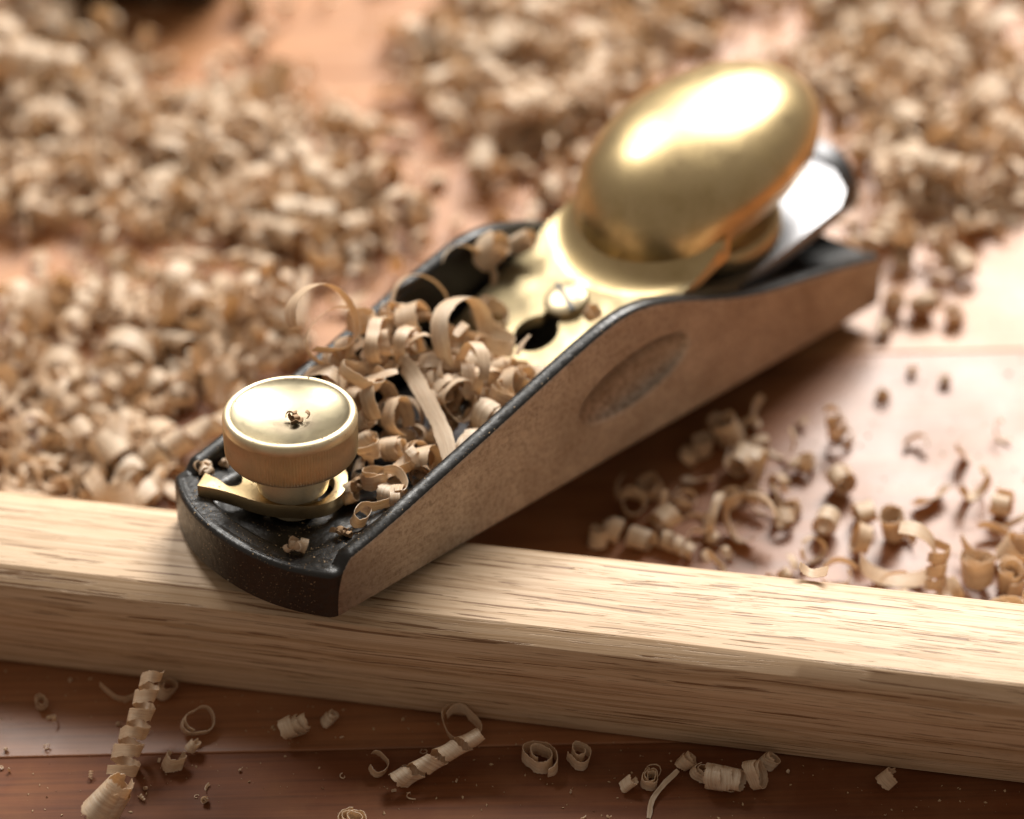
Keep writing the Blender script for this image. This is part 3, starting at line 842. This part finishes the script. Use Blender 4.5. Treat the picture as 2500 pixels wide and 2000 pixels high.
RIGHT = [(70.6,-26.1,3),(78,-24.4,3.2),(84.8,-23.4,3),(79.6,-32.2,3.4),(87.5,-30.1,3),(72.9,-31.8,2.6),(76.6,-37.5,2.6),(94.1,-29.4,3.2),(86.2,-39.1,3.4),(93.5,-37.8,2.6),(102.5,-32.4,3.4),(106.6,-24.8,3.6),(116.1,-25.6,3),(112.1,-35.8,3),(101.7,-37,3),(103.3,-42.1,2.6),(90.4,-45.7,3.6),(97,-48.9,2.4),(112.6,-41.8,2.6),(122.6,-41,3.2),(112.5,-50.9,3.4),(139.6,-39.9,1.8),(133,-54.3,2),(136.4,-63.9,3.4),(147.6,-65.4,2),(122.9,-66,3.6),(129.4,-72,3),(129.7,-79,3.6),(100.7,-75.3,5),(108.8,-60.2,3),(101.3,-56.5,3.2),(109.7,-66.9,3),(120,-82.8,4),(120.6,-89.4,4.2),(111.5,-87,4),(129,-83.2,3),(104.8,-84.2,3),(121.9,-32.6,2.2),(81.2,-18.7,2.4),(100.8,-23.4,2.6),(67.1,-25.5,2.4),(166.6,-28.4,3),(169.6,-35.3,2.6),(162.7,-23.6,2.6),(156,-26.5,1.8),(152.5,-46.4,1.4),(150.1,-39.3,1.2),(110,-31,2.6),(96.8,-23,2.4),(114.3,-93.1,3.6),(94.1,-59,2.2) ]


GT = 'shavings piled in the tray of the plane'
for i, (lab, pos, axis, (R0, R1, tn, pt, wd), ph) in enumerate(TRAY):
    v, f, uv = curl(R0, R1, tn, pt, wd, seg_per=50, cross=6, rag=0.055, seed=i, lump=0.07, cup=0.02)
    m = np.array(axis_frame(axis, UPL, ph))
    ragged_thing('wood_shaving', to_world(v @ m.T+np.array(pos)), f, uv, lab, 'shaving', GT)
for i, (lab, pts, wdir, wd) in enumerate(STRIP):
    P = catmull(pts, 9)
    v, f, uv = ribbon(P, np.array(wdir), wd, cross=5, rag=0.04, seed=300+i, cup=0.03)
    ragged_thing('wood_shaving', to_world(v), f, uv, lab, 'shaving', GT)
# filler curls that carry the heap
def tray_top(x, y):
    k = sstep(17, 30, x)*(1-sstep(60, 72, x)*0.6)
    low = (1-sstep(42, 50, x))*(1-sstep(4, 12, y))          # the arched ribbons stand free here
    return 9.0+(10.5+5.5*sstep(-2, 12, y)-4.0*low)*k*(1-0.3*(abs(y)/19)**2)
rg = np.random.default_rng(3)
cnt = 0; tries = 0
while cnt < 66 and tries < 4000:
    tries += 1
    x = rg.uniform(19, 66); y = rg.uniform(-17, 17)
    top = tray_top(x, y)
    big = cnt < 30
    z = rg.uniform(max(6, top-8), top) if not big else rg.uniform(top-3.0, top+0.8)
    if math.hypot(x-KX, y) < 15.5+(3 if big else 0) and z > 9: continue
    if x > 56 and z < flat_z(x)+1.6: z = flat_z(x)+2.0
    if big: R0 = rg.uniform(3.0, 5.4); tn = rg.uniform(0.4, 0.95)
    else: R0 = rg.uniform(1.8, 3.6); tn = rg.uniform(0.5, 1.9)
    v, f, uv = curl(R0, R0*rg.uniform(0.5, 0.95), tn, rg.uniform(-1.5, 1.5), rg.uniform(1.8, 4.0), seg_per=34, cross=4, rag=0.06, seed=900+cnt, lump=0.10, cup=0.02)
    ax = rg.normal(size=3); ax[2] *= 0.7
    m = np.array(axis_frame(ax, UPL, rg.uniform(0, 360)))
    v = v @ m.T+np.array([x, y, z])
    if np.abs(v[:, 1]).max() > 19.2: v[:, 1] -= np.sign(y)*(np.abs(v[:, 1]).max()-19.2)
    lo = v[:, 2].min()
    if lo < bed_z(x, y)+0.2: v[:, 2] += bed_z(x, y)+0.2-lo
    ragged_thing('wood_shaving', to_world(v), f, uv, ('%s %s curl in the heap of shavings in the %s of the plane tray' % ('wide' if R0 > 3.2 else 'small', 'open' if tn < 0.8 else ('single turn' if tn < 1.3 else 'tight'), 'front' if x < 34 else ('middle' if x < 50 else 'back'))), 'shaving', 'small curls filling the tray of the plane')
    cnt += 1

# thin loops springing out of the heap
lg = np.random.default_rng(61); cnt = 0
while cnt < 26:
    x, y = lg.uniform(33, 60), lg.uniform(-8, 17)
    if x < 44 and y < 6: continue
    z = tray_top(x, y)+lg.uniform(-1.0, 4.5)
    R0 = lg.uniform(2.6, 5.2); tn = lg.uniform(0.5, 1.1)
    v, f, uv = curl(R0, R0*lg.uniform(0.6, 0.95), tn, lg.uniform(-2.5, 2.5), lg.uniform(1.3, 2.7), seg_per=44, cross=4, rag=0.07, seed=1500+cnt, lump=0.12, cup=0.03, thick=0.12)
    ax = np.array([lg.normal(), lg.normal()-0.6, abs(lg.normal())*0.5])
    v = v @ np.array(axis_frame(ax, UPL, lg.uniform(-160, -20))).T+np.array([x, y, z])
    if np.abs(v[:, 1]).max() > 19.2: v[:, 1] -= np.sign(y)*(np.abs(v[:, 1]).max()-19.2)
    ragged_thing('wood_shaving', to_world(v), f, uv, '%s thin ribbon loop springing from the %s of the heap in the plane' % ('narrow' if R0 < 3.8 else 'broad', 'left' if y > 7 else 'right'), 'shaving', 'thin ribbon loops on the heap in the plane')
    cnt += 1

# ---- in front of the bar
for i, (lab, pos, axis, (R0, R1, tn, pt, wd), ph) in enumerate(FRONT):
    R0, R1, wd = R0*0.9, R1*0.85, wd*0.9
    v, f, uv = curl(R0, R1, tn, pt, wd, seg_per=44, cross=5, rag=0.08, seed=40+i, lump=0.13)
    m = np.array(axis_frame(axis, UPW, ph))
    v = v @ m.T+np.array(pos)
    v[:, 2] += 0.05-v[:, 2].min()
    ragged_thing('wood_shaving', v, f, uv, lab, 'shaving', 'shavings on the bench in front of the oak bar')
P = catmull([(23.6, -80.0, 0.4), (26.8, -77.9, 0.9), (30.8, -77.2, 1.4), (34.6, -77.2, 2.0)], 8)
v, f, uv = ribbon(P, np.array((0.3, 0.8, 0.3)), 1.0, cross=3, rag=0.05, seed=5)
v[:, 2] += 0.05-v[:, 2].min()
ragged_thing('wood_splinter', v, f, uv, 'thin straight splinter lying between the spiral and the fat roll', 'splinter')

# ---- right of the plane, on the glossy bench
vv = np.random.default_rng(21)
LOOK = {}
def bench_curl(x, y, R, seed, vert=0.35, lift=0.0, lo=False, pk=(0.27, 0.33, 0.14, 0.26)):
    """one loose shaving on the bench: tight roll, open C, corkscrew or bent flake"""
    rr = np.random.default_rng(seed)
    sp = 15 if lo else 26; cr = 1 if lo else 3; rag = 0.05
    kind = rr.choice(['roll', 'open', 'screw', 'flake'], p=list(pk))
    if kind == 'roll': a = (R, R*rr.uniform(0.25, 0.7), rr.uniform(1.2, 3.0), rr.uniform(-0.3, 0.3)*R, rr.uniform(0.7, 1.9)*R)
    elif kind == 'open': a = (R*rr.uniform(1.2, 2.1), R*rr.uniform(0.8, 1.5), rr.uniform(0.4, 1.0), rr.uniform(-1.2, 1.2)*R, rr.uniform(0.35, 1.0)*R)
    elif kind == 'screw': a = (R*0.85, R*rr.uniform(0.4, 0.85), rr.uniform(2.0, 4.5), rr.uniform(0.8, 1.5)*R, rr.uniform(0.6, 1.2)*R)
    else: a = (R*2.6, R*2.0, rr.uniform(0.10, 0.22), rr.uniform(-2, 2)*R, rr.uniform(0.7, 1.5)*R)
    v, f, uv = curl(*a, seg_per=sp if kind != 'flake' else sp*4, cross=cr, rag=rag, seed=seed, lump=0.08 if kind != 'flake' else 0.03)
    v = v-(v.max(0)+v.min(0))/2
    if rr.random() < vert and kind != 'screw': ax = np.array([rr.normal()*0.3, rr.normal()*0.3, 1])
    else: ax = np.array([rr.normal(), rr.normal(), rr.normal()*(0.35 if kind != 'flake' else 0.2)])
    m = np.array(axis_frame(ax, (0.3, 0.2, 1), rr.uniform(0, 360)))
    v = v @ m.T
    v += np.array([x, y, 0.05+lift-v[:, 2].min()])
    LOOK[seed] = ('large ' if R > 2.6 else 'small ')+{'roll': 'tight roll', 'open': 'open curl', 'screw': 'corkscrew', 'flake': 'bent flake'}[kind]
    return v, f, uv
rx = np.random.default_rng(77); EXTRA = []
while len(EXTRA) < 100:
    if len(EXTRA) < 34:        # right hand heap
        q = rx.uniform(100, 160); w = 29+abs(rx.normal())*12
        x, y = -10.704+q*math.cos(BD)-w*math.sin(BD), q*math.sin(BD)+w*math.cos(BD)
    elif len(EXTRA) < 86:        # bank along the back of the bar
        q = rx.uniform(48, 158); w = 29+abs(rx.normal())*7
        x, y = -10.704+q*math.cos(BD)-w*math.sin(BD), q*math.sin(BD)+w*math.cos(BD)
        
    else: x, y = rx.uniform(66, 112), rx.uniform(-50, -22)
    w = (x+10.704)*(-math.sin(BD))+y*math.cos(BD)
    R = float(np.clip(rx.lognormal(math.log(1.9 if len(EXTRA) >= 34 else 2.7), 0.35), 0.9, 4.0))
    if w < 26.5+R or y > -W2-1.5: continue
    EXTRA.append((x, y, R))
for i, (x, y, R) in enumerate(RIGHT+EXTRA):
    v, f, uv = bench_curl(x, y, R*0.9, 5000+i, vert=0.5, pk=(0.55, 0.27, 0.05, 0.13), lift=0.0 if i < len(RIGHT) else 1.5*(i % 3 == 0))
    w = (x+10.704)*(-math.sin(BD))+y*math.cos(BD)
    if w < 42 and y > -60: where, g = 'in the bank along the back of the oak bar', 'shavings banked against the oak bar'
    elif w < 48: where, g = 'behind the oak bar near the right edge of the picture', 'shavings heaped at the right edge'
    elif x < 108: where, g = 'in the cluster in the shadow of the iron cheek', 'shavings in the shadow of the plane'
    elif y > -42: where, g = 'on the bench beside the heel of the plane', 'shavings beside the heel'
    else: where, g = 'on the glaring bench right of the plane', 'shavings on the bench right of the plane'
    lab = LOOK[5000+i]+' '+where
    ragged_thing('wood_shaving', v, f, uv, lab, 'shaving', g)

# ---- drifts of shavings behind
PILES = [  # name, polygon (mm on the bench), count, label, group
 ('A', [(23, 128), (43, 111), (63, 95), (75, 73), (63, 58), (53, 61), (38, 58), (21, 50), (10, 42), (-16, 70)], 760,
  'curled shaving in the blurred drift behind the oak bar left of the plane', 'drift behind the bar left of the plane'),
 ('B', [(89, 217), (102, 198), (111, 170), (108, 150), (123, 134), (128, 112), (121, 98), (101, 86), (88, 88), (71, 105), (57, 126), (37, 147)], 1150,
  'curled shaving in the blurred wide drift at the back left', 'drift at the back left'),
 ('B2', [(106, 99), (116, 83), (112, 72), (88, 69), (77, 76), (80, 86)], 90,
  'curled shaving in the blurred wide drift at the back left', 'drift at the back left'),
 ('C', [(180, 144), (209, 113), (233, 93), (226, 77), (203, 66), (179, 75), (155, 65), (140, 53), (133, 60), (127, 72), (135, 86), (137, 102), (153, 122)], 640,
  'curled shaving in the blurred drift behind the brass lever cap', 'drift behind the lever cap'),
 ('D', [(238, 88), (275, 49), (263, 25), (248, 2), (213, -25), (179, -27), (175, -14), (190, 5), (206, 29), (219, 55)], 660,
  'curled shaving in the blurred drift at the back right beyond the blade', 'drift at the back right'),
 ('E', [(102, 234), (119, 204), (104, 195), (87, 213)], 60, 'curled shaving in the blurred wide drift at the back left', 'drift at the back left'),
 ('S', [(40, 200), (110, 225), (240, 105), (300, 30), (230, -40), (170, -35), (150, 45), (90, 60), (20, 60), (-15, 90)], 450,
  'curled shaving lying loose between the blurred drifts', 'loose shavings between the drifts'),
 ('G', [(238, 98), (299, 33), (274, 14), (226, 77)], 140, 'curled shaving in the blurred drift at the back right beyond the blade', 'drift at the back right'),
]
def inside(x, y, poly):
    r = False; n = len(poly)
    for i in range(n):
        x0, y0 = poly[i]; x1, y1 = poly[(i+1) % n]
        if (y0 > y) != (y1 > y) and x < (x1-x0)*(y-y0)/(y1-y0)+x0: r = not r
    return r
def in_plane(x, y, m=3.0):
    return -8 < x < 165 and -W2-m < y < W2+m
BN = Vector((-math.sin(BD), math.cos(BD)))
def in_bar(x, y, m=3.0):
    w = (Vector((x+10.704, y)) @ BN) if False else (x+10.704)*(-math.sin(BD))+y*math.cos(BD)
    return -m < w < 25.9+m
spots = []
pr = np.random.default_rng(8)
for nm, poly, cnt, lab, g in PILES:
    xs = [p[0] for p in poly]; ys = [p[1] for p in poly]
    k = 0; clumps = []
    while k < cnt:
        # clumped: most curls gather round a few centres so bare wood shows between
        if not clumps or (len(clumps) < 12+cnt//24):
            x, y = pr.uniform(min(xs), max(xs)), pr.uniform(min(ys), max(ys))
            if inside(x, y, poly): clumps.append((x, y, pr.uniform(5, 11)))
            continue
        if pr.random() < 0.62:
            c = clumps[pr.integers(len(clumps))]; x, y = c[0]+pr.normal()*c[2], c[1]+pr.normal()*c[2]
            if not inside(x, y, poly) and pr.random() < 0.75: continue
            lift = abs(pr.normal())*4.0*math.exp(-((x-c[0])**2+(y-c[1])**2)/(2*c[2]**2))
        else:
            x, y = pr.uniform(min(xs), max(xs)), pr.uniform(min(ys), max(ys)); lift = 0.0
            if not inside(x, y, poly): continue
        R = float(np.clip(pr.lognormal(math.log(1.6), 0.52), 0.6, 5.0))
        if in_plane(x, y, R) or in_bar(x, y, R): continue
        d = (Vector((x, y, 0))-CAM).length
        spots.append((R*R/d/d, x, y, R, lift, lab, g)); k += 1
spots.sort(key=lambda s: -s[0])
OWN = 0
bv, bf, bu, nb = [], [], [], 0
for i, (_, x, y, R, lift, lab, g) in enumerate(spots):
    v, f, uv = bench_curl(x, y, R, 9000+i, vert=0.25, lift=lift, lo=True)
    if i < OWN:
        ragged_thing('wood_shaving', v, f, uv, lab.replace('curled shaving', LOOK[9000+i]), 'shaving', g)
    else:
        bv.append(v); bu.append(uv); bf += [tuple(q+nb for q in ff) for ff in f]; nb += len(v)
ob = mesh_obj('shaving_drift', np.concatenate(bv), bf, SHAVE, None, True, 55, np.concatenate(bu))
tag(ob, 'countless blurred wood shavings drifted over the bench behind the plane', 'shavings', kind='stuff')

# ---- chips and crumbs
def crumb(name, center, size, label, n=7, seed=0, mat=None, local=False, cat='chip'):
    """a frayed crumb: a knot of short bent flakes"""
    rr = np.random.default_rng(seed); V, F, U, nb = [], [], [], 0
    for k in range(n):
        R = size*rr.uniform(0.25, 0.5)
        v, f, uv = curl(R, R*0.7, rr.uniform(0.35, 0.8), rr.uniform(-0.3, 0.3)*size, size*rr.uniform(0.3, 0.6), seg_per=16, cross=2, rag=0.12, seed=seed*31+k, thick=0.14)
        m = np.array(axis_frame(rr.normal(size=3), (0, 0, 1), rr.uniform(0, 360)))
        v = v @ m.T+rr.normal(size=3)*size*np.array([0.28, 0.28, 0.12])
        V.append(v); U.append(uv); F += [tuple(q+nb for q in ff) for ff in f]; nb += len(v)
    V = np.concatenate(V); V[:, 2] -= V[:, 2].min()-0.02
    V = V+np.array(center)
    if local: V = to_world(V)
    return ragged_thing(name, V, F, np.concatenate(U), label, cat, mat=mat)
crumb('wood_chip', (4.4, 18.0, 9.75), 3.3, 'white frayed chip on the black toe left of the brass lever', 7, 1, local=True)
crumb('wood_chip', (-0.5, -12.8, 9.75), 3.1, 'pale blunt chip on the black toe by the front right corner', 5, 2, local=True)
crumb('wood_crumb', (9.6, -14.6, 9.4), 2.2, 'brown crumb on the black tray beside the looping ribbon', 8, 3, mat=CRUMB, local=True)
crumb('wood_crumb', (KX+0.6, -1.2, 27.92), 2.2, 'small crumb lying in the dish of the brass knob', 8, 4, mat=CRUMB, local=True)
crumb('wood_chip', (8.5, 17.8, 9.6), 2.0, 'small chip half hidden behind the left side of the knob', 5, 6, local=True)
crumb('wood_crumb', (22.0, -5.5, 9.6), 3.0, 'crushed brown crumbs at the right end of the brass lever', 12, 7, mat=CRUMB, local=True)
v, f, uv = curl(3.4, 3.0, 0.32, 0.4, 2.4, seg_per=60, cross=4, rag=0.12, seed=71)
m = np.array(axis_frame((0.55, 0.35, 0.05), (0, 0, 1), 122))
v = v @ m.T; v += np.array([73.5, -75.3, 23.78-v[:, 2].min()])
ragged_thing('wood_flake', v, f, uv, 'single bent flake lying on top of the oak bar at right', 'flake')

# ---- sawdust specks
def speck_mesh(points, sizes, normals=None, seed=0):
    rr = np.random.default_rng(seed)
    oc = np.array([(1, 0, 0), (-1, 0, 0), (0, 1, 0), (0, -1, 0), (0, 0, 1), (0, 0, -1)], float)*0.55
    tri = [(0, 2, 4), (2, 1, 4), (1, 3, 4), (3, 0, 4), (2, 0, 5), (1, 2, 5), (3, 1, 5), (0, 3, 5)]
    V, F = [], []
    for i, (p, s) in enumerate(zip(points, sizes)):
        q = np.array(Quaternion(rr.normal(size=4)).normalized().to_matrix())
        g = oc*np.array([1, rr.uniform(0.4, 1), rr.uniform(0.25, 0.6)])*s*rr.uniform(0.6, 1.4, (6, 1))
        V.append(g @ q.T+np.asarray(p)); F += [(6*i+a, 6*i+b, 6*i+c) for a, b, c in tri]
    return np.concatenate(V), F
bpy.context.view_layer.update()
trees = []
for o in (body, bed, lever, cap, knob):
    bm = bmesh.new(); bm.from_mesh(o.data); trees.append(BVHTree.FromBMesh(bm)); bm.free()
def cast(o, d):
    best = None
    for t in trees:
        h = t.ray_cast(Vector(o)*MM, Vector(d))
        if h[0] is not None and (best is None or h[3] < best[1]): best = (h[0]/MM, h[3])
    return best and best[0]
sr = np.random.default_rng(14); pts, sz = [], []
def speck(p, lo=0.09, hi=0.3):
    if p is not None: pts.append(to_world(np.array([p])[0])); sz.append(float(np.clip(sr.lognormal(math.log(lo*1.9), 0.5), lo, hi*1.8)))
for _ in range(1500):                                   # toe shelf
    speck(cast((sr.uniform(-6, 30), sr.uniform(-19, 19), 60), (0, 0, -1)), 0.12, 0.34)
for _ in range(260):                                   # cheek rims
    x = sr.uniform(4, 110)
    for s in (-1, 1): speck(cast((x, s*sr.uniform(W2-3.2, W2-0.2), 60), (0, 0, -1)))
for _ in range(420):                                   # right cheek, near the rim
    x = sr.uniform(2, 90); speck(cast((x, -60, cheek_h(x)-abs(sr.normal())*5-0.5), (0, 1, 0)), 0.07, 0.2)
for _ in range(520):                                   # front wall
    y = sr.uniform(-20, 20); speck(cast((-40, y, sr.uniform(0.5, 9.5)), (1, 0, 0)), 0.07, 0.2)
for _ in range(120):
    speck(cast((sr.uniform(60, 92), sr.uniform(-17, 17), 60), (0, 0, -1)), 0.09, 0.3)
V, F = speck_mesh(pts, sz, seed=2)
ob = mesh_obj('sawdust', V, F, DUST, smooth=False)
tag(ob, 'fine pale sawdust dusted over the toe and rims of the plane', 'sawdust', kind='stuff')
pts, sz = [], []
for _ in range(2600):
    x, y = sr.uniform(-75, 110), sr.uniform(-140, 60)
    w = (x+10.704)*(-math.sin(BD))+y*math.cos(BD)
    if -75 < w < -0.8: pts.append((x, y, 0.06)); sz.append(float(np.clip(sr.lognormal(math.log(0.3), 0.55), 0.1, 1.0)))
for _ in range(1500):
    x, y = sr.uniform(60, 200), sr.uniform(-110, -20)
    w = (x+10.704)*(-math.sin(BD))+y*math.cos(BD)
    if w > 27 and not in_plane(x, y, 0): pts.append((x, y, 0.06)); sz.append(float(np.clip(sr.lognormal(math.log(0.3), 0.6), 0.1, 1.2)))
for _ in range(160):
    t, w = sr.uniform(-60, 120), sr.uniform(9, 20)
    x, y = -10.704+t*math.cos(BD)-w*math.sin(BD), t*math.sin(BD)+w*math.cos(BD)
    if not in_plane(x, y, 0): pts.append((x, y, 23.76)); sz.append(0.12)
V, F = speck_mesh(pts, sz, seed=3)
ob = mesh_obj('bench_sawdust', V, F, DUST, smooth=False)
tag(ob, 'fine sawdust and crumbs scattered over the bench boards', 'sawdust', kind='stuff')

mr = np.random.default_rng(88); bv, bu, bf, nb, k = [], [], [], 0, 0
while k < 70:
    x, y = mr.uniform(-60, 80), mr.uniform(-125, 30)
    w = (x+10.704)*(-math.sin(BD))+y*math.cos(BD)
    if not -48 < w < -1.5: continue
    v, f, uv = bench_curl(x, y, float(np.clip(mr.lognormal(math.log(0.4), 0.45), 0.2, 0.9)), 20000+k, vert=0.3, lo=True)
    bv.append(v); bu.append(uv); bf += [tuple(q+nb for q in ff) for ff in f]; nb += len(v); k += 1
ob = mesh_obj('shaving_crumbs', np.concatenate(bv), bf, SHAVE, None, True, 55, np.concatenate(bu))
tag(ob, 'tiny broken shaving crumbs scattered on the dark bench in front of the bar', 'crumbs', kind='stuff')

# ---- dark tool at the back left edge of the picture
def build_tool():
    root = bpy.data.objects.new('dark_tool', None); col.objects.link(root)
    root.location = (122*MM, 190*MM, 0); root.rotation_euler = (0, 0, math.radians(-48))
    tag(root, 'dark blurred tool cut off by the top left edge of the picture', 'tool')
    out = [(-24, 0), (-22, -3), (16, -3), (22, 2), (24, 12), (20, 24), (-20, 24), (-24, 14)]
    prism('tool_body', out, 3.5, 26, TOOL_BLACK, root, bevel=2.0)
    for x in (-16, 15):
        lathe('foot', [(0, 0.0), (3.0, 0.0), (3.6, 0.8), (3.4, 3.8), (0, 3.8)], TOOL_BLACK, root, seg=24, center=(x, 3, 0))
    return root
build_tool()
